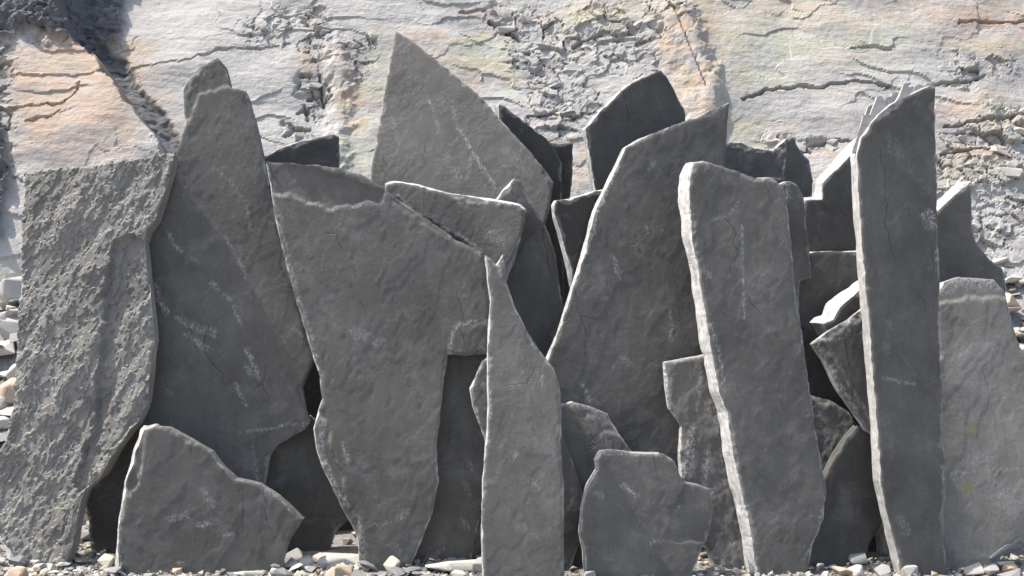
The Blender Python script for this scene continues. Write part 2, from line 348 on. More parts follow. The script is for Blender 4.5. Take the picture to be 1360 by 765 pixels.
slab('C', 'squat slab low at the left with a sloping right shoulder and pale left edge', 3, 7, 4.98, .08, 0.09, .030,
     [(190, 571), (205, 566), (222, 567), (255, 585), (280, 600), (298, 622), (312, 636), (343, 643), (370, 660), (402, 690), (385, 715), (366, 752), (362, 768), (155, 768), (155, 740), (158, 690), (168, 640), (180, 600)],
     scars=[([(186, 570), (196, 570), (188, 620), (182, 650), (170, 660), (160, 700), (150, 700)], -.012)], sdir=(-1, 0),
     strokes=[([(225, 690), (248, 684)], 9, .6), ([(262, 697), (280, 695)], 8, .7), ([(298, 710), (310, 710)], 4, .9), ([(235, 748), (242, 748)], 5, .6), ([(345, 645), (372, 664), (395, 686)], 4, .6), ([(270, 650), (280, 670)], 14, .4), ([(188, 600), (186, 640), (172, 660)], 3, .6)])
slab('X', 'tall narrow slab on the right with a curved, splintered top and bright left edge', 5, 5, 4.94, .065, 0.086, .007,
     [(1139, 205), (1145, 182), (1160, 160), (1180, 142), (1200, 130), (1220, 120), (1235, 113), (1243, 116), (1243, 180), (1245, 280), (1248, 350), (1247, 420), (1250, 500), (1253, 580), (1257, 640), (1254, 700), (1257, 772), (1203, 772), (1200, 757), (1192, 735), (1180, 690), (1170, 640), (1168, 600), (1165, 560), (1160, 500), (1155, 430), (1150, 390), (1146, 340), (1144, 300), (1141, 260)], .8,
     strokes=[([(1226, 286), (1236, 282), (1241, 300)], 9, .9), ([(1228, 292), (1234, 302)], 10, .4), ([(1175, 503), (1214, 510)], 5, .6), ([(1246, 330), (1246, 345)], 5, .8), ([(1252, 620), (1254, 640)], 6, .8), ([(1196, 690), (1204, 704)], 14, .35), ([(1180, 180), (1182, 200)], 5, .3)], sdir=(-1, .5))
slab('U', 'broad upright slab right of centre with a thick white broken left edge', 3, 6.5, 4.95, .09, 0.1, .032,
     [(921, 216), (935, 214), (960, 222), (985, 230), (1005, 236), (1025, 235), (1040, 250), (1045, 270), (1050, 310), (1055, 370), (1065, 440), (1075, 510), (1083, 570), (1093, 625), (1098, 655), (1093, 690), (1080, 725), (1070, 748), (1062, 768), (1013, 772), (1008, 740), (995, 690), (982, 640), (973, 600), (966, 548), (955, 520), (948, 480), (938, 420), (930, 370), (920, 320), (916, 265), (917, 230)], 1.1,
     strokes=[([(985, 300), (987, 360), (989, 425)], 2.5, .7), ([(945, 292), (965, 288), (980, 270)], 3, .5), ([(936, 358), (942, 366)], 9, .5), ([(944, 430), (956, 470), (962, 520)], 4, .6), ([(1058, 470), (1066, 455)], 4, .4), ([(1012, 236), (1030, 238)], 7, .7), ([(985, 660), (1000, 690)], 10, .4), ([(1096, 660), (1085, 712), (1066, 745)], 4, .6), ([(970, 555), (984, 640), (1005, 720)], 4, .5)], sdir=(-1, .1), pale=1.)
slab('A', 'broad slab at the far left with a rough, flaking rippled face', -9, 11, 5.06, .08, 0.145, .004,
     [(28, 228), (60, 224), (130, 218), (190, 206), (218, 201), (229, 203), (222, 235), (205, 290), (194, 305), (188, 320), (192, 350), (197, 400), (201, 450), (197, 490), (193, 530), (180, 560), (150, 600), (135, 630), (112, 650), (104, 670), (100, 690), (92, 730), (78, 747), (55, 752), (25, 748), (12, 736), (0, 716), (-22, 690), (-14, 640), (4, 590), (18, 540), (22, 470), (24, 380), (27, 300)], 5.,
     scars=[([(150, 318), (165, 312), (196, 315), (200, 350), (206, 450), (192, 540), (140, 610), (100, 660), (92, 640), (120, 560), (130, 470), (138, 380)], -.030), ([(160, 420), (205, 380), (206, 500), (150, 600), (120, 600), (150, 500)], .010), ([(-40, 620), (30, 600), (95, 690), (60, 760), (-40, 760)], -.012)], pale=.5)
slab('F', 'broadest slab, left of centre, with a sloping top edge and chipped lower left corner', 1, 6.5, 5.03, .08, .095, .010,
     [(354, 214), (400, 217), (450, 222), (480, 232), (500, 243), (515, 255), (545, 276), (580, 300), (610, 320), (640, 335), (644, 345), (648, 400), (650, 428), (649, 470), (620, 472), (594, 470), (588, 520), (580, 590), (582, 640), (575, 680), (556, 728), (540, 758), (490, 756), (478, 746), (476, 720), (470, 705), (455, 680), (441, 650), (427, 620), (421, 600), (416, 570), (422, 545), (428, 530), (425, 500), (415, 470), (395, 405), (380, 350), (366, 290)], 1.,
     scars=[([(350, 205), (515, 250), (505, 270), (480, 273), (440, 280), (395, 265), (360, 258)], -.010), ([(594, 473), (600, 437), (612, 429), (655, 425), (655, 475)], .0025), ([(410, 540), (432, 540), (440, 590), (450, 620), (462, 660), (478, 700), (478, 750), (405, 750)], -.020), ([(500, 245), (545, 268), (640, 330), (640, 345), (580, 310), (520, 272)], -.008)],
     strokes=[([(362, 258), (395, 264), (440, 279), (480, 273), (510, 270)], 3, .5), ([(366, 270), (374, 296)], 6, .5), ([(372, 300), (392, 375), (416, 455)], 4, .6), ([(410, 460), (422, 478)], 8, .8), ([(596, 468), (600, 440), (610, 431), (628, 426), (648, 426)], 2.5, .9), ([(455, 590), (462, 612)], 8, .7), ([(490, 700), (520, 694)], 3, .5), ([(428, 560), (424, 600), (440, 640), (462, 672)], 9, .8), ([(478, 690), (484, 740)], 9, .5), ([(465, 440), (505, 455)], 18, .35), ([(530, 690), (540, 680)], 9, .5), ([(525, 725), (535, 740)], 14, .3), ([(575, 680), (560, 720)], 5, .5)], sdir=(-1, -.1))
slab('AA', 'low wide slab at the right edge with a pale crumbled top and yellowish spots', -1, 7, 4.98, .09, 0.145, .004,
     [(1246, 388), (1256, 374), (1275, 368), (1300, 369), (1322, 371), (1335, 385), (1345, 430), (1356, 460), (1370, 475), (1400, 540), (1412, 690), (1385, 706), (1360, 716), (1338, 730), (1312, 746), (1300, 760), (1246, 772)], 1.3,
     scars=[([(1240, 360), (1340, 360), (1338, 398), (1300, 396), (1275, 398), (1240, 408)], -.010)], strokes=[([(1255, 385), (1275, 374), (1325, 378)], 18, .8), ([(1250, 404), (1280, 399), (1325, 400)], 3, .6), ([(1280, 470), (1310, 460)], 25, .3), ([(1290, 615), (1310, 605)], 16, .4), ([(1265, 628), (1360, 622)], 3, .4), ([(1320, 650), (1355, 680)], 40, .35), ([(1330, 738), (1360, 722)], 8, .6)], moss=[(1291, 570, 13), (1284, 648, 13)])
slab('W', 'crystal-scuffed slab tucked behind the white broken edge', 1, 7, 5.05, .05, 0.108, .008,
     [(884, 482), (905, 477), (940, 471), (975, 478), (990, 560), (1015, 660), (1030, 765), (965, 762), (955, 745), (940, 725), (915, 690), (906, 650), (904, 600), (906, 566), (890, 542), (886, 515)], 2.2,
     strokes=[([(915, 588), (906, 640)], 9, .9), ([(940, 602), (935, 652)], 9, .8), ([(920, 566), (918, 630)], 8, .6), ([(944, 652), (972, 640)], 9, .7), ([(890, 480), (935, 473)], 3, .7), ([(930, 490), (928, 545)], 6, .5), ([(945, 540), (958, 590), (965, 650)], 10, .45), ([(945, 740), (985, 752)], 7, .6), ([(955, 690), (975, 720)], 10, .4), ([(888, 490), (890, 530)], 7, .4)])
slab('S2', 'dark sliver of slab squeezed between the bottle-shaped slab and the small blocky one', 3, 6, 5.02, .04, .09, .003,
     [(740, 560), (752, 590), (762, 618), (773, 650), (776, 690), (770, 722), (752, 748), (720, 748), (720, 560)])
slab('S', 'round-shouldered slab peeking over the small blocky slab', 0, 8, 5.06, .05, 0.1, .006,
     [(738, 540), (747, 537), (760, 534), (785, 540), (807, 550), (815, 565), (835, 595), (846, 606), (850, 745), (740, 745), (738, 600)], 1.3,
     scars=[([(770, 530), (815, 545), (822, 575), (805, 575), (790, 560), (770, 552)], -.010)], strokes=[([(755, 536), (785, 543), (806, 558)], 9, .7), ([(795, 575), (810, 590)], 10, .35)])
slab('N', 'corner of a lighter slab just left of the bottle-shaped slab', -2, 6.5, 5.02, .03, 0.108, .004,
     [(652, 472), (641, 480), (633, 500), (624, 516), (628, 540), (640, 572), (650, 600), (655, 745), (700, 745), (700, 480)][::-1], strokes=[([(626, 516), (630, 542), (646, 588)], 3, .9), ([(640, 505), (644, 515)], 6, .5)])
slab('FF', 'triangular slab tip with chipped pale edges poking left from behind the tall narrow slab', -3, 7, 5.05, .035, .10, .006,
     [(1080, 457), (1100, 441), (1125, 426), (1150, 407), (1175, 400), (1215, 420), (1225, 500), (1235, 745), (1190, 745), (1180, 640), (1166, 582), (1150, 571), (1131, 543), (1115, 520), (1105, 500), (1094, 478)], 1.6,
     scars=[([(1076, 457), (1094, 452), (1112, 485), (1135, 520), (1160, 565), (1150, 578), (1125, 545), (1100, 505)], -.010), ([(1076, 457), (1148, 405), (1150, 418), (1130, 435), (1115, 446), (1095, 452)], -.008)],
     strokes=[([(1084, 456), (1120, 432), (1146, 412)], 4, .9), ([(1086, 462), (1110, 500), (1140, 548)], 4, .8), ([(1100, 452), (1118, 450), (1146, 418)], 3, .7), ([(1110, 478), (1140, 530), (1160, 566)], 4, .6)])
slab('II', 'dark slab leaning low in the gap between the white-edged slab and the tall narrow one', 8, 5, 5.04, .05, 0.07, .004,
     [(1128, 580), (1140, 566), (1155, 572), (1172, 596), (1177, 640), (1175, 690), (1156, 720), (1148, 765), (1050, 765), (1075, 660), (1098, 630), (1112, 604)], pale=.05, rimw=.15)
slab('M', 'shaded slab set back in the gap left of the bottle-shaped slab', 2, 6, 5.08, .05, .088, .004,
     [(570, 440), (655, 440), (652, 620), (643, 670), (634, 700), (622, 752), (592, 751), (582, 738), (572, 735), (556, 745), (536, 745), (540, 600)],
     strokes=[([(614, 690), (622, 702)], 8, .4), ([(580, 735), (590, 728)], 4, .6), ([(618, 640), (624, 660)], 8, .35), ([(622, 612), (626, 625)], 6, .5)])
slab('B', 'tall spire-shaped slab with a hooked peak, second from the left', 2, 6.5, 5.15, .07, 0.092, .006,
     [(288, 75), (299, 88), (306, 117), (325, 120), (331, 131), (340, 165), (350, 207), (356, 240), (365, 290), (380, 350), (395, 410), (408, 450), (416, 478), (410, 492), (401, 515), (407, 545), (412, 559), (405, 571), (385, 580), (368, 592), (358, 606), (352, 640), (340, 690), (310, 745), (215, 745), (185, 600), (182, 560), (183, 400), (192, 325), (205, 285), (225, 225), (238, 190), (247, 166), (243, 145), (241, 120), (248, 107), (265, 88)], .8,
     scars=[([(262, 136), (246, 172), (236, 170), (232, 110), (260, 80), (290, 65), (312, 118), (300, 117), (280, 121)], -.012), ([(410, 555), (360, 570), (340, 580), (345, 650), (420, 600)], -.006)],
     strokes=[([(223, 308), (232, 326), (242, 334)], 4, .6), ([(300, 317), (309, 331)], 4, .6), ([(318, 346), (328, 370)], 4, .7), ([(206, 380), (211, 398), (222, 416)], 7, .8), ([(238, 424), (262, 436), (285, 440)], 10, .6), ([(248, 445), (272, 462)], 9, .6), ([(282, 436), (284, 446)], 6, .6), ([(312, 408), (320, 431)], 6, .5), ([(328, 464), (338, 486), (344, 500)], 6, .8), ([(326, 486), (334, 496)], 8, .6), ([(330, 573), (365, 568), (410, 559)], 3, .8), ([(336, 590), (342, 640)], 2.5, .6), ([(285, 224), (306, 240), (326, 270), (334, 312)], 4, .35), ([(313, 510), (327, 540)], 4, .5), ([(262, 138), (246, 168)], 3, .6), ([(270, 94), (271, 100)], 6, .6), ([(280, 375), (288, 382)], 8, .5), ([(298, 392), (305, 398)], 8, .5), ([(255, 342), (262, 346)], 6, .4), ([(393, 438), (400, 446)], 6, .5), ([(412, 556), (400, 572)], 5, .7)])
slab('DD', 'slab in the right-hand gap with a thick bright slanting top edge', 10, 5, 5.18, .10, .08, .040,
     [(1095, 430), (1108, 424), (1116, 408), (1148, 380), (1175, 366), (1200, 380), (1225, 745), (1185, 745), (1172, 560), (1130, 480), (1102, 445)], sdir=(-.6, .8), pale=1.)
slab('HH', 'scuffed slab low in the gap beside the white-edged slab, below the triangular tip', 2, 7, 5.16, .05, .10, .003,
     [(1060, 522), (1083, 527), (1106, 532), (1127, 547), (1140, 566), (1145, 745), (1062, 745)], 2., strokes=[([(1090, 545), (1100, 600)], 14, .4), ([(1112, 565), (1104, 590)], 8, .4)])
slab('Q', 'large slab with a pointed upper right corner, behind the white-edged slab', 3, 6.5, 5.15, .07, 0.088, .014,
     [(969, 136), (967, 160), (965, 186), (962, 300), (955, 450), (940, 620), (915, 745), (735, 745), (725, 600), (722, 490), (730, 472), (736, 458), (746, 430), (756, 400), (766, 370), (776, 340), (784, 310), (791, 280), (801, 258), (813, 235), (823, 214), (831, 196), (850, 184), (890, 168), (925, 155)], .8,
     strokes=[([(815, 340), (823, 371)], 4, .6), ([(890, 414), (892, 430), (889, 452)], 4, .7), ([(772, 508), (778, 520), (784, 532)], 6, .7), ([(822, 218), (806, 252), (793, 285), (785, 316)], 4, .9), ([(786, 312), (766, 368), (742, 440)], 2.5, .5), ([(826, 475), (838, 484)], 9, .4), ([(862, 225), (870, 215)], 5, .5), ([(858, 300), (860, 310)], 4, .5), ([(834, 195), (890, 170), (962, 140)], 2.5, .5)], sdir=(-1, -.1))
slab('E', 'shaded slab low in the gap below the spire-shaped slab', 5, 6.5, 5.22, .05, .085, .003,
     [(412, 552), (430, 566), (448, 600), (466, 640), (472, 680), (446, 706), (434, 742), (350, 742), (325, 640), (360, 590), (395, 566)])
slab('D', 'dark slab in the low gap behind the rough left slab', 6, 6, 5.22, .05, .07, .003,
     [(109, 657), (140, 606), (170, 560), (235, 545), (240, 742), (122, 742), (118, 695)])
slab('EE', 'narrow strip of slab with a white nick on top, right behind the white-edged slab', 5, 6, 5.12, .05, .09, .006,
     [(1030, 248), (1043, 241), (1050, 240), (1060, 246), (1068, 262), (1072, 300), (1077, 340), (1078, 368), (1062, 373), (1061, 450), (1062, 520), (1060, 745), (1000, 745), (1010, 300)], strokes=[([(1044, 242), (1047, 262)], 8, 1.)])
slab('I', 'short slab with a bright flat top edge, resting behind the broadest slab', -2, 9, 5.2, .09, 0.085, .022,
     [(512, 243), (522, 241), (555, 246), (590, 256), (640, 264), (690, 272), (697, 278), (696, 292), (690, 320), (683, 345), (675, 362), (660, 420), (660, 745), (545, 745), (525, 400), (510, 262)], 1.4,
     scars=[([(500, 250), (530, 262), (560, 290), (590, 302), (640, 338), (600, 345), (500, 300)], -.012)], sdir=(-.25, 1), pale=1., strokes=[([(528, 258), (545, 278), (560, 287)], 3, .6), ([(585, 301), (610, 312), (640, 334)], 4, .7), ([(650, 310), (668, 322)], 16, .4), ([(605, 262), (612, 272)], 7, .4)])
slab('CC', 'slab in the right-hand gap with a thin level white top edge', 3, 6, 5.3, .05, .085, .006,
     [(1074, 336), (1095, 334), (1143, 334), (1165, 338), (1170, 745), (1056, 745), (1050, 420), (1056, 340)], sdir=(0, 1), pale=1.)
slab('L', 'dark rounded slab behind the bottle-shaped slab tip, its lit peak showing above the short slab', 4, 5.5, 5.35, .05, .085, .010,
     [(660, 266), (670, 252), (684, 238), (691, 240), (700, 258), (715, 285), (729, 310), (738, 340), (743, 380), (748, 405), (742, 430), (735, 455), (728, 475), (724, 745), (650, 745), (648, 400)], strokes=[([(700, 262), (729, 310)], 2.5, .5)], sdir=(-.8, .6))
slab('R', 'shaded wedge-shaped slab outlined by a thin white edge, left of the large pointed slab', 12, 4, 5.35, .05, 0.03, .012,  # tone near black: the shade on this face is put into its colour
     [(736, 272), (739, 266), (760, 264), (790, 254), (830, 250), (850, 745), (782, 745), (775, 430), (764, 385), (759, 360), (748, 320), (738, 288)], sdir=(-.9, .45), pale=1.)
slab('BB', 'dark slab with a broad bright slanting edge, just left of the tall narrow slab', 12, 4, 5.45, .08, .07, .034,
     [(1093, 243), (1133, 204), (1165, 178), (1190, 190), (1200, 745), (1068, 745), (1066, 300), (1070, 266), (1092, 264)], sdir=(-.75, .65), pale=1.)
slab('Z1', 'dark slab with a steep lit shoulder behind the tall narrow slab, near the right edge', 8, 5, 5.35, .09, 0.095, .022,
     [(1235, 287), (1250, 276), (1270, 258), (1289, 241), (1291, 300), (1298, 324), (1315, 345), (1332, 358), (1337, 380), (1335, 745), (1232, 745)], sdir=(-.6, .8), pale=.9)
slab('H', 'tall triangular slab with a sharp peak and pale veins, behind the short slab', -7, 11, 5.5, .06, 0.096, .004,
     [(525, 40), (545, 53), (600, 95), (640, 130), (680, 175), (720, 220), (734, 240), (730, 272), (722, 300), (712, 745), (490, 745), (485, 300), (492, 236), (496, 205), (506, 150), (516, 90)], 1.1,
     strokes=[([(568, 128), (577, 152), (583, 176)], 3, .5), ([(606, 165), (620, 188), (640, 222), (658, 248)], 3.5, .75), ([(622, 236), (626, 200)], 4, .4), ([(520, 155), (530, 192)], 3, .4), ([(600, 140), (606, 160)], 6, .35), ([(590, 200), (610, 240)], 14, .25), ([(670, 200), (700, 225)], 14, .25)])
slab('V', 'jagged-topped dark slab between the large pointed slab and the tall narrow slab', 8, 5, 6.0, .06, 0.085, .004,
     [(955, 190), (985, 189), (1003, 197), (1028, 200), (1046, 184), (1055, 182), (1066, 200), (1078, 212), (1083, 250), (1092, 745), (970, 745)], 2., scars=[([(1000, 190), (1044, 190), (1044, 240), (1010, 240)], -.012), ([(1044, 170), (1090, 190), (1090, 300), (1046, 300)], -.02)])
slab('G', 'low dark slab showing between the spire-shaped slab and the broadest slab', 12, 4, 5.4, .06, 0.055, .002,  # low tone paints in the shade on this unlit face
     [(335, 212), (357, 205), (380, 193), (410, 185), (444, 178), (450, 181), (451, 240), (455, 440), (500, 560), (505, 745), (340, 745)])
slab('P', 'shaded five-sided slab standing at the back, above the large pointed slab', 13, 3.5, 5.7, .05, 0.062, .006,  # shade of the back row painted in with a darker tone
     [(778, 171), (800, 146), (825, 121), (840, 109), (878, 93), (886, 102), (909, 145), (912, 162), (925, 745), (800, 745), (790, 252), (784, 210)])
slab('O1', 'shaded slab sloping down to the right behind the tall triangular slab', 13, 3.5, 5.75, .05, 0.05, .010,  # dark tone carries the shade of a face turned from the sun
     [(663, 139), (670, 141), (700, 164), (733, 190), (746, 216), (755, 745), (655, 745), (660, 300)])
slab('O2', 'shaded square-topped slab in the gap between the triangular slab and the five-sided slab', 13, 3.5, 5.85, .05, 0.05, .002,  # shade in the gap is put into the slab's tone
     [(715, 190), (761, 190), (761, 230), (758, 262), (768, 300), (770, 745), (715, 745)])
# --- distances: every slab stands just behind all the slabs that overlap it in front
gxx, gyy = np.meshgrid(np.arange(-60, 1420, 5.), np.arange(10, 760, 5.))
dirs = np.stack([(gxx - 680) / F, CP - (gyy - 382.5) / F * SP, -SP - (gyy - 382.5) / F * CP], -1)
done = []
for s in SL:
    n0 = np.array([math.sin(s['yaw']), -math.cos(s['yaw']), 0]); s['n'] = n = math.cos(s['lean']) * n0 + math.sin(s['lean']) * np.array([0, 0, 1])
    s['e1'] = np.array([math.cos(s['yaw']), math.sin(s['yaw']), 0]); s['e2'] = math.cos(s['lean']) * np.array([0, 0, 1]) - math.sin(s['lean']) * n0
    bx = [p[0] for p in s['pts'] if p[1] >= 740]; kx = ((min(bx) + max(bx)) / 2 - 680) / F; s['kx'] = kx
    m = inpoly(gxx, gyy, s['pts']); dn = dirs @ n; Y = s['Y']; s['m'] = m
    for a in done:
        o = m & a['m2']
        if o.any(): Y = max(Y, (((a['tb'][o] + .012) * dn[o] + CAM @ n) / (kx * n[0] + n[1])).max())
    s['Y0'] = Y; s['O'] = O = np.array([kx * Y, Y, 0]); s['tb'] = ((O - n * s['th'] - CAM) @ n) / dn
    m2 = m.copy()
    for ax, k in ((0, 1), (0, -1), (1, 1), (1, -1)): m2 |= np.roll(m, k, ax)
    s['m2'] = m2; done.append(s)
print('feet:', ' '.join('%s %.2f' % (s['key'], s['Y0']) for s in SL))
def to_plane(s, px, py):        # pixel -> in-plane coordinates of a slab
    d = ray(px, py); p = CAM + d * (((s['O'] - CAM) @ s['n']) / (d @ s['n']))
    return (p - s['O']) @ s['e1'], (p - s['O']) @ s['e2']
def foot(s, px):                # where that pixel column meets the ground on the slab's plane
    P0 = s['O'] - s['e2'] * .035; a = 0.
    x0, _ = project(P0); x1, _ = project(P0 + s['e1'] * .01)
    for _ in range(6):
        x, _ = project(P0 + s['e1'] * a); a += (px - x) / ((x1 - x0) / .01)
    return a, -.035
def build(s, si):
    poly = [foot(s, x) if y >= 740 else to_plane(s, x, y) for x, y in s['pts']]
    A = sum(poly[i][0] * poly[(i + 1) % len(poly)][1] - poly[(i + 1) % len(poly)][0] * poly[i][1] for i in range(len(poly)))
    if A < 0: poly = poly[::-1]
    dense = []                                            # finer, slightly ragged outline
    for i in range(len(poly)):
        p, q = np.array(poly[i]), np.array(poly[(i + 1) % len(poly)]); L = np.linalg.norm(q - p); k = max(1, int(L / .009))
        for j in range(k): dense.append(p + (q - p) * j / k)
    B = np.array(dense); nb = len(B)
    tg = np.roll(B, -1, 0) - np.roll(B, 1, 0); tg /= np.linalg.norm(tg, axis=1)[:, None] + 1e-9
    no = np.stack([tg[:, 1], -tg[:, 0]], -1)               # outward
    sd_ = si * 31
    jag = (.0040 * fbm(B[:, 0] * 11, B[:, 1] * 11, sd_, 4, .6) - .010 * np.clip(pnoise(B[:, 0] * 17, B[:, 1] * 17, sd_ + 1) - .25, 0, 1)) * (1 + .15 * s['rough'])
    B0 = B.copy(); B = B + no * jag[:, None]
    h = .0080; a0, b0 = B.min(0); a1, b1 = B.max(0)
    ga, gb = np.meshgrid(np.arange(a0, a1, h), np.arange(b0, b1, h)); rs = np.random.default_rng(si)
    ga = (ga + (np.arange(ga.shape[0]) % 2)[:, None] * h / 2 + rs.uniform(-.2, .2, ga.shape) * h).ravel(); gb = (gb + rs.uniform(-.2, .2, gb.shape).reshape(gb.shape) * h).ravel()
    ok = inpoly(ga, gb, B); ga, gb = ga[ok], gb[ok]; de = segdist(ga, gb, B, True); ok = de > .006; ga, gb = ga[ok], gb[ok]
    r = delaunay_2d_cdt([Vector(p) for p in B] + [Vector(p) for p in zip(ga, gb)], [(i, (i + 1) % nb) for i in range(nb)], [], 0, 1e-7, True)
    vv = np.array([v[:] for v in r[0]]); tri = np.array([list(f) for f in r[2]]); ctr = vv[tri].mean(1)
    tri = tri[inpoly(ctr[:, 0], ctr[:, 1], B)]; faces = tri.tolist(); nf = len(faces)
    bmap = {}
    for k, ids in enumerate(r[3]):
        for i in ids:
            if i < nb: bmap[i] = k
    ring = [bmap[i] for i in range(nb)]
    a, b = vv[:, 0], vv[:, 1]; d = segdist(a, b, B, True)
    # relief: cleavage steps, ripples, chipped rim, scars
    w3 = s['O'][None] + a[:, None] * s['e1'] + b[:, None] * s['e2']; px, py = project(w3)
    ro = s['rough']; ca, sa = math.cos(-.5), math.sin(-.5); u = a * ca + b * sa; v = -a * sa + b * ca
    st = fbm(u * 2.3, v * 1.1, sd_ + 2, 5, .55) * 3.2; fl = np.floor(st); fr = st - fl
    c = .0016 * (fl + sstep(.92, 1., fr)) + .0012 * fbm(a * 1.6, b * 1.1, sd_ + 3, 2) + .0005 * fbm(a * 34, b * 26, sd_ + 4, 3, .6)
    c *= .55 * min(ro, 2.5)
    if ro > 3:
        patch = sstep(-.15, .35, fbm(a * 2.4, b * 1.9, sd_ + 16, 4))
        st = fbm(u * 2.5, v * 1.15, sd_ + 5, 7, .66) * 3.6; fl = np.floor(st)
        c += .0068 * (fl + sstep(.9, 1., st - fl)) + (.25 + .75 * patch) * (.0042 * fbm(u * 14, v * 8, sd_ + 6, 4, .62) + .0017 * fbm(u * 44, v * 30, sd_ + 15, 3, .65)) + .010 * fbm(u * 1.8, v * .8, sd_ + 7, 2)
    elif ro > 1.5:
        c += .004 * fbm(a * 14, b * 9, sd_ + 6, 4, .6)
    chip = .5 + .5 * pnoise(a * 16, b * 16, sd_ + 8)
    wch = .030 * np.clip(fbm(a * 6, b * 6, sd_ + 9, 4, .6) - .05, 0, 1)
    flake = sstep(-.002, .002, wch - d); c -= flake * (.0045 + .003 * chip) * min(ro, 1.4) + .0012 * chip * np.exp(-d / .004)
    nx = px + 5 * fbm(a * 12, b * 12, sd_ + 10, 3); ny = py + 5 * fbm(a * 12, b * 12, sd_ + 11, 3)
    for pl, dep in s['scars']:
        ds = segdist(nx, ny, pl, True); ins = inpoly(nx, ny, pl)
        c += dep * np.where(ins, sstep(-.5, 4.5, ds), 0)
    sc = np.zeros(len(a))
    for pl, wpx, stg in s['strokes']:
        ds = segdist(px + 2.5 * fbm(a * 30, b * 30, sd_ + 12, 2), py + 2.5 * fbm(a * 30, b * 30, sd_ + 13, 2), pl)
        sc = np.maximum(sc, stg * (1 - sstep(.15 * wpx, .3 * wpx + 1.2 + .3 * wpx, ds)))
    mo = np.zeros(len(a))
    for x, y, rr in s['moss']: mo = np.maximum(mo, (1 - sstep(.2 * rr, rr, np.hypot(px - x, py - y))))
    rim = s['rimw'] * np.maximum(.9 * np.exp(-d / .003) * sstep(-.1, .4, fbm(a * 9, b * 9, sd_ + 14, 3)), .35 * flake) * (a < a0 + .55 * (a1 - a0) + .3)
    verts = [np.stack([a, b, c], -1)]; rims = [rim]; scs = [sc]; mos = [mo]; off = len(a)
    # broken side: rings stepping back through the thickness, spreading where the edge is splayed
    K = 9 if s['side'] > .012 else 6; th = s['th']
    sdir = np.array(s['sdir'], float); sdir /= np.linalg.norm(sdir)
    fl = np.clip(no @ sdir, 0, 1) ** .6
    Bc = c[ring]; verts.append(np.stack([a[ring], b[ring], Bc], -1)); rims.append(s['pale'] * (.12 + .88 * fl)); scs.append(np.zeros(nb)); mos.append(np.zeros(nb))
    prev = list(range(off, off + nb)); off += nb; lr = np.random.default_rng(si + 500)
    for k in range(1, K + 1):
        f = k / K
        lay = .0045 * (lr.random() - .5) + .006 * fbm(B0[:, 0] * 4 + 7 * k, B0[:, 1] * 4, sd_ + 20 + k, 3) + .0008 * pnoise(B0[:, 0] * 40 + 5 * k, B0[:, 1] * 40, sd_ + 40 + k)
        vary = np.clip(.85 + .45 * fbm(B[:, 0] * 2.5, B[:, 1] * 2.5, sd_ + 60, 4, .6), .35, 1.3)
        P = B0 + no * (lay + fl * s['side'] * vary * f ** .8 - .004 * f * (1 - fl))[:, None]
        dep = Bc * (1 - f) - th * f + .006 * pnoise(B[:, 0] * 4, B[:, 1] * 4 + 3 * k, sd_ + 70) * (k < K)
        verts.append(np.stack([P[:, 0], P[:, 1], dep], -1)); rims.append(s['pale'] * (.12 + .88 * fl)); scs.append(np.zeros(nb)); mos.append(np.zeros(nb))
        cur = list(range(off, off + nb)); off += nb
        for i in range(nb):
            j = (i + 1) % nb; faces.append([prev[j], prev[i], cur[i], cur[j]])
        prev = cur
    bk = verts[-1][:, :2]
    for t in tessellate_polygon([[Vector((p[0], p[1], 0)) for p in bk]]): 
        p0, p1, p2 = (bk[i] for i in t); ar = (p1[0] - p0[0]) * (p2[1] - p0[1]) - (p2[0] - p0[0]) * (p1[1] - p0[1])
        faces.append([prev[i] for i in (t if ar < 0 else t[::-1])])
    o = mesh_obj('slate_slab', np.concatenate(verts), faces, SLATE)
    sm = np.zeros(len(o.data.polygons), bool); sm[:nf] = s['rough'] < 3; o.data.polygons.foreach_set('use_smooth', sm)
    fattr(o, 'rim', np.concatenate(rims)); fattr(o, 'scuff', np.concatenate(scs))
    if s['moss']: fattr(o, 'moss', np.concatenate(mos))
    e1, e2, n, O = s['e1'], s['e2'], s['n'], s['O']
    o.matrix_world = Matrix(((e1[0], e2[0], n[0], O[0]), (e1[1], e2[1], n[1], O[1]), (e1[2], e2[2], n[2], O[2]), (0, 0, 0, 1)))
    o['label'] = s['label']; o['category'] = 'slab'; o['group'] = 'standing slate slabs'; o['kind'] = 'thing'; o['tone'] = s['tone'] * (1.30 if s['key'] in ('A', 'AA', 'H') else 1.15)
    return o
OBJ = {s['key']: build(s, i + 1) for i, s in enumerate(SL)}
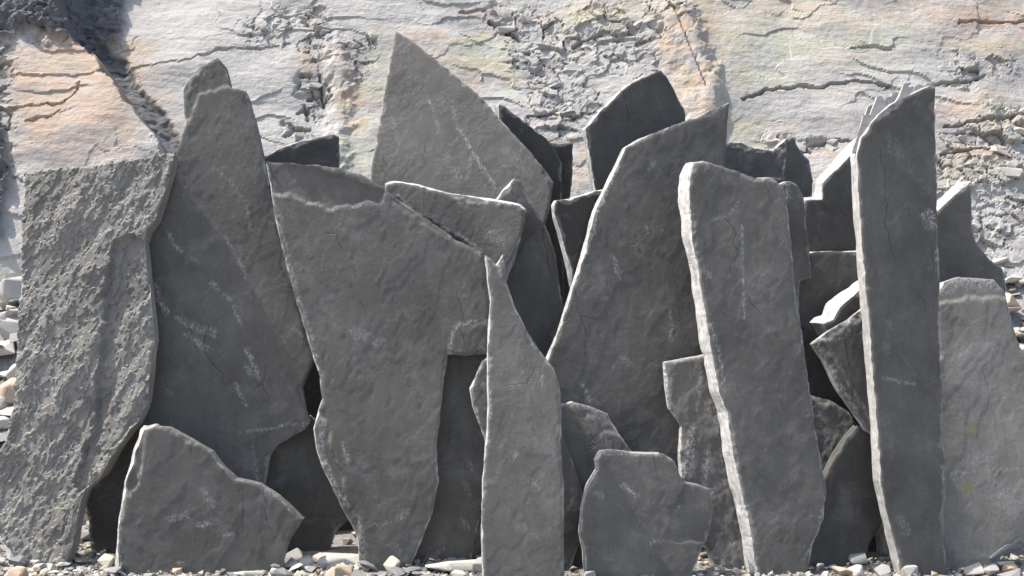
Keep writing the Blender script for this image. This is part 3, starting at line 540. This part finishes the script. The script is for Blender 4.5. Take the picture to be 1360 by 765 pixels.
# splinters fanning off the curved top of the tall narrow slab
sx = next(s for s in SL if s['key'] == 'X'); rs = np.random.default_rng(3)
for k, (bx_, by_, mx_, my_, tx, ty) in enumerate(((1140, 188, 1152, 152, 1168, 112), (1146, 178, 1160, 142, 1176, 100), (1152, 170, 1168, 134, 1183, 97), (1158, 163, 1176, 130, 1190, 95), (1165, 156, 1184, 127, 1199, 98),
        (1172, 150, 1192, 122, 1207, 95), (1180, 143, 1200, 119, 1216, 93), (1188, 138, 1208, 116, 1225, 99), (1196, 133, 1215, 113, 1232, 101), (1206, 128, 1224, 110, 1240, 103), (1216, 123, 1232, 111, 1244, 107))):
    fq = .02 + .33 * rs.random() ** 1.5
    pts = [np.array(to_plane(sx, x, y)) for x, y in ((bx_ + 8, by_ + 10), (mx_ + 4, my_ + 5), (mx_ + (tx - mx_) * fq, my_ + (ty - my_) * fq))]
    vs = []
    z = -.012 - .055 * rs.random()
    for p, wd in zip(pts, (.045, .032, .010)):
        for sgn in (-1, 1):
            for dz in (0, -.010): vs.append((p[0] + sgn * wd * (.8 + .4 * rs.random()), p[1] + sgn * wd * .35, z + dz * (.6 + rs.random())))
    fs = []
    for i in (0, 4):
        fs += [(i, i + 2, i + 6, i + 4), (i + 3, i + 1, i + 5, i + 7), (i + 2, i + 3, i + 7, i + 6), (i + 1, i, i + 4, i + 5)]
    fs += [(0, 1, 3, 2), (8, 10, 11, 9)]
    o = mesh_obj('splinter', vs, fs, SLATE); fattr(o, 'rim', np.full(len(vs), .5)); o['tone'] = .22; o.parent = OBJ['X']
# ------------------------------------------------------------------ loose stones
print('t', round(time.time() - T0, 1))

def hull_mesh(name, rng, col, flat=1., n=16, blocky=.5):
    bm = bmesh.new()
    for _ in range(n):
        p = Vector((rng.uniform(-1, 1), rng.uniform(-1, 1), rng.uniform(-1, 1)))
        q = p.normalized() if p.length > 0 else p
        mx = max(abs(q.x), abs(q.y), abs(q.z))
        q = q.lerp(q / mx * .8, blocky)
        bm.verts.new((q.x * .5, q.y * .5 * rng.uniform(.8, 1), q.z * .5 * flat))
    r = bmesh.ops.convex_hull(bm, input=bm.verts)
    bmesh.ops.delete(bm, geom=[v for v in bm.verts if not v.link_faces], context='VERTS')
    bmesh.ops.dissolve_limit(bm, angle_limit=R(9), verts=bm.verts, edges=bm.edges)
    bmesh.ops.bevel(bm, geom=bm.edges[:], offset=.03, segments=1, affect='EDGES', clamp_overlap=True)
    me = bpy.data.meshes.new(name); bm.to_mesh(me); bm.free(); me.materials.append(STONEM)
    a = me.attributes.new('stain', 'FLOAT_COLOR', 'POINT')
    a.data.foreach_set('color', np.tile(np.array([*col, 1], np.float32), len(me.vertices)))
    return me
rng = random.Random(7)
PALE = [(.46, .45, .43), (.40, .39, .38), (.50, .48, .44), (.33, .33, .33), (.47, .38, .30), (.26, .26, .27), (.44, .42, .36)]
PALE = [(r * 1.0, g_ * .97, b_ * .90) for r, g_, b_ in PALE]
BLK = [hull_mesh('stone', rng, PALE[i % 7], rng.uniform(.4, .95), 14) for i in range(21)]
FLAT = [hull_mesh('stone', rng, (PALE + [(.19, .19, .19), (.22, .22, .215), (.17, .17, .17)])[(0, 7, 2, 8, 3, 9, 1, 7, 5, 8)[i]], rng.uniform(.14, .28), 12, .3) for i in range(10)]
def place(me, name, loc, size, rot, sc=(1, 1, 1)):
    o = bpy.data.objects.new(name, me); COL.objects.link(o)
    o.location = loc; o.rotation_euler = rot; o.scale = (size * sc[0], size * sc[1], size * sc[2]); return o
def tag(o, label, cat, group=None):
    o['label'] = label; o['category'] = cat
    if group: o['group'] = group
# blocks wedged in the broken parts of the cliff
for i, (x, y, s) in enumerate(((418, 18, .2), (430, 40, .16), (408, 48, .14), (352, 40, .13), (368, 36, .16), (345, 52, .1), (420, 112, .18), (428, 135, .16), (404, 118, .12), (395, 183, .13), (672, 34, .24), (700, 20, .2), (650, 14, .18),
        (725, 55, .24), (755, 78, .18), (710, 88, .2), (740, 112, .2), (762, 132, .16), (725, 130, .22), (700, 118, .16), (755, 150, .14), (715, 150, .2), (780, 60, .15), (838, 48, .2), (860, 66, .2), (850, 32, .16),
        (872, 82, .17), (825, 70, .14), (482, 62, .13), (476, 88, .1), (1062, 192, .2), (1105, 190, .2), (1330, 200, .22), (1300, 232, .18), (1345, 228, .24), (1318, 180, .15), (1280, 180, .16), (100, 70, .2), (120, 66, .14), (1355, 170, .2))):
    p, c = cliff_at(x, y)
    col = np.array(c) * rng.uniform(.88, 1.08)
    o = place(hull_mesh('rock_block', rng, col, rng.uniform(.5, .8), 13), 'rock_block', Vector(p) - Vector(nrm) * s * .1, s * rng.uniform(.75, 1.0), (rng.uniform(-.4, .4), rng.uniform(-.5, .5), rng.uniform(-.5, .5)), (1, .8, .8))
    o.parent = cliff
# countable stones where the photograph shows them
def drop(px, py, size, me, rot=None, sc=(1, 1, 1), sink=.25):
    """rest a stone on the ground where the pixel's ray meets it"""
    d = ray(px, py); t = np.linspace(3, 9.5, 1300); P = CAM + t[:, None] * d
    h = P[:, 2] - ground_z(P[:, 0], P[:, 1]); k = np.argmax(h < 0) if (h < 0).any() else -1
    p = P[k]
    return place(me, 'stone', (p[0], p[1], ground_z(p[0], p[1]) + size * sc[2] * sink), size, rot or (rng.uniform(-.3, .3), rng.uniform(-.3, .3), rng.uniform(0, 6.28)), sc)
hero = ((455, 752, .30, (1, .55, .8), (.08, .03, .1), 'long flat pale slate offcut lying at the foot of the broad slab', 0),
        (488, 757, .13, (1, .8, 1.3), (.1, .5, .3), 'small tilted grey shard beside the long flat offcut', 3),
        (612, 762, .40, (1, .45, .9), (.05, -.03, -.05), 'longest flat pale stone at the bottom, left of the narrow centre slab', 2),
        (548, 763, .12, (1, .7, 1.4), (0, .1, .6), 'short pale flat stone between the two long flat offcuts', 1),
        (330, 768, .16, (1, .7, 1.2), (0, .1, .2), 'pale flat stone in front of the small slab at the lower left', 2),
        (1330, 752, .26, (1, .7, 2.4), (.1, -.15, .5), 'dark rough stone under the rightmost slab in the lower right corner', 3))
for x, y, s, sc, rot, lab, k in hero:
    o = drop(x, y, s, FLAT[k], rot, sc, .12); o.name = 'flat_stone'; tag(o, lab, 'stone')
zones = (('small loose stone among the gravel in front of the slabs', 'stones in front of the slabs', [(rng.uniform(360, 800), rng.uniform(746, 775)) for _ in range(70)] + [(rng.uniform(-15, 150), rng.uniform(748, 778)) for _ in range(34)] + [(rng.uniform(1060, 1375), rng.uniform(742, 778)) for _ in range(34)], (.035, .12)),
         ('rubble stone on the bank at the left edge, beside the rough slab', 'rubble at the left edge', [(rng.uniform(-45, 40), rng.uniform(335, 610)) for _ in range(120)], (.08, .3)),
         ('rubble stone on the bank at the right edge, beyond the leaning slabs', 'rubble at the right edge', [(rng.uniform(1285, 1400), rng.uniform(290, 500)) for _ in range(110)], (.07, .26)),
         ('rubble stone seen through the gap below the rough left slab', 'rubble seen through the low gap', [(rng.uniform(92, 124), rng.uniform(655, 735)) for _ in range(16)], (.05, .11)))
for lab, grp, pts, (a, b) in zones:
    for x, y in pts:
        s = rng.uniform(a, b) if rng.random() > .3 else a
        me = rng.choice(BLK + FLAT + FLAT) if y < 740 else rng.choice(BLK + FLAT)
        tag(drop(x, y, s, me), lab, 'stone', grp)
# gravel too fine to count, as one mass
tmpl = []
for me in BLK:
    bm = bmesh.new(); bm.from_mesh(hull_mesh('tmp', rng, PALE[0], rng.uniform(.5, .9), 9)); bmesh.ops.triangulate(bm, faces=bm.faces)
    bmesh.ops.convex_hull(bm, input=bm.verts)
    bm.verts.ensure_lookup_table(); tmpl.append((np.array([v.co[:] for v in bm.verts]), [[v.index for v in f.verts] for f in bm.faces])); bm.free()
V, FC, CC, off = [], [], [], 0
nr = np.random.default_rng(4)
def sow(n, x0, x1, y0, y1, s0, s1):
    global off
    for _ in range(n):
        x, y = nr.uniform(x0, x1), nr.uniform(y0, y1); s = s0 + (s1 - s0) * nr.random() ** 3
        tv, tf = tmpl[nr.integers(len(tmpl))]; a = nr.uniform(0, 6.28); ca, sa = math.cos(a), math.sin(a)
        v = tv * s; v = np.stack([v[:, 0] * ca - v[:, 1] * sa, v[:, 0] * sa + v[:, 1] * ca, v[:, 2]], -1)
        v += (x, y, float(ground_z(x, y)) + s * .12)
        V.append(v); FC.extend([[i + off for i in f] for f in tf]); off += len(v)
        CC.append(np.tile(np.array(PALE[nr.integers(7)]) * nr.choice([.45, .6, .8, .9, 1., 1.1]), (len(v), 1)))
sow(4600, -2.6, 2.6, 4.72, 5.25, .012, .055); sow(900, -2.6, -1.3, 4.75, 5.4, .015, .07); sow(700, -3.9, -1.7, 5.4, 8.4, .03, .14); sow(800, 1.6, 3.9, 5.4, 8.4, .03, .14); sow(500, -1.8, 1.7, 5.4, 6.4, .02, .08); sow(250, -3.6, -2.0, 5.3, 6.6, .03, .1)
gv = mesh_obj('gravel', np.concatenate(V), FC, STONEM); cattr(gv, 'stain', np.concatenate(CC))
gv['kind'] = 'stuff'; gv['label'] = 'pale grey gravel and small rubble strewn over the ground'; gv['category'] = 'gravel'
print('script', round(time.time() - T0, 1))

print('tris', sum(len(m.loops) - 2 * len(m.polygons) for m in {o.data for o in S.objects if o.type == 'MESH'}))
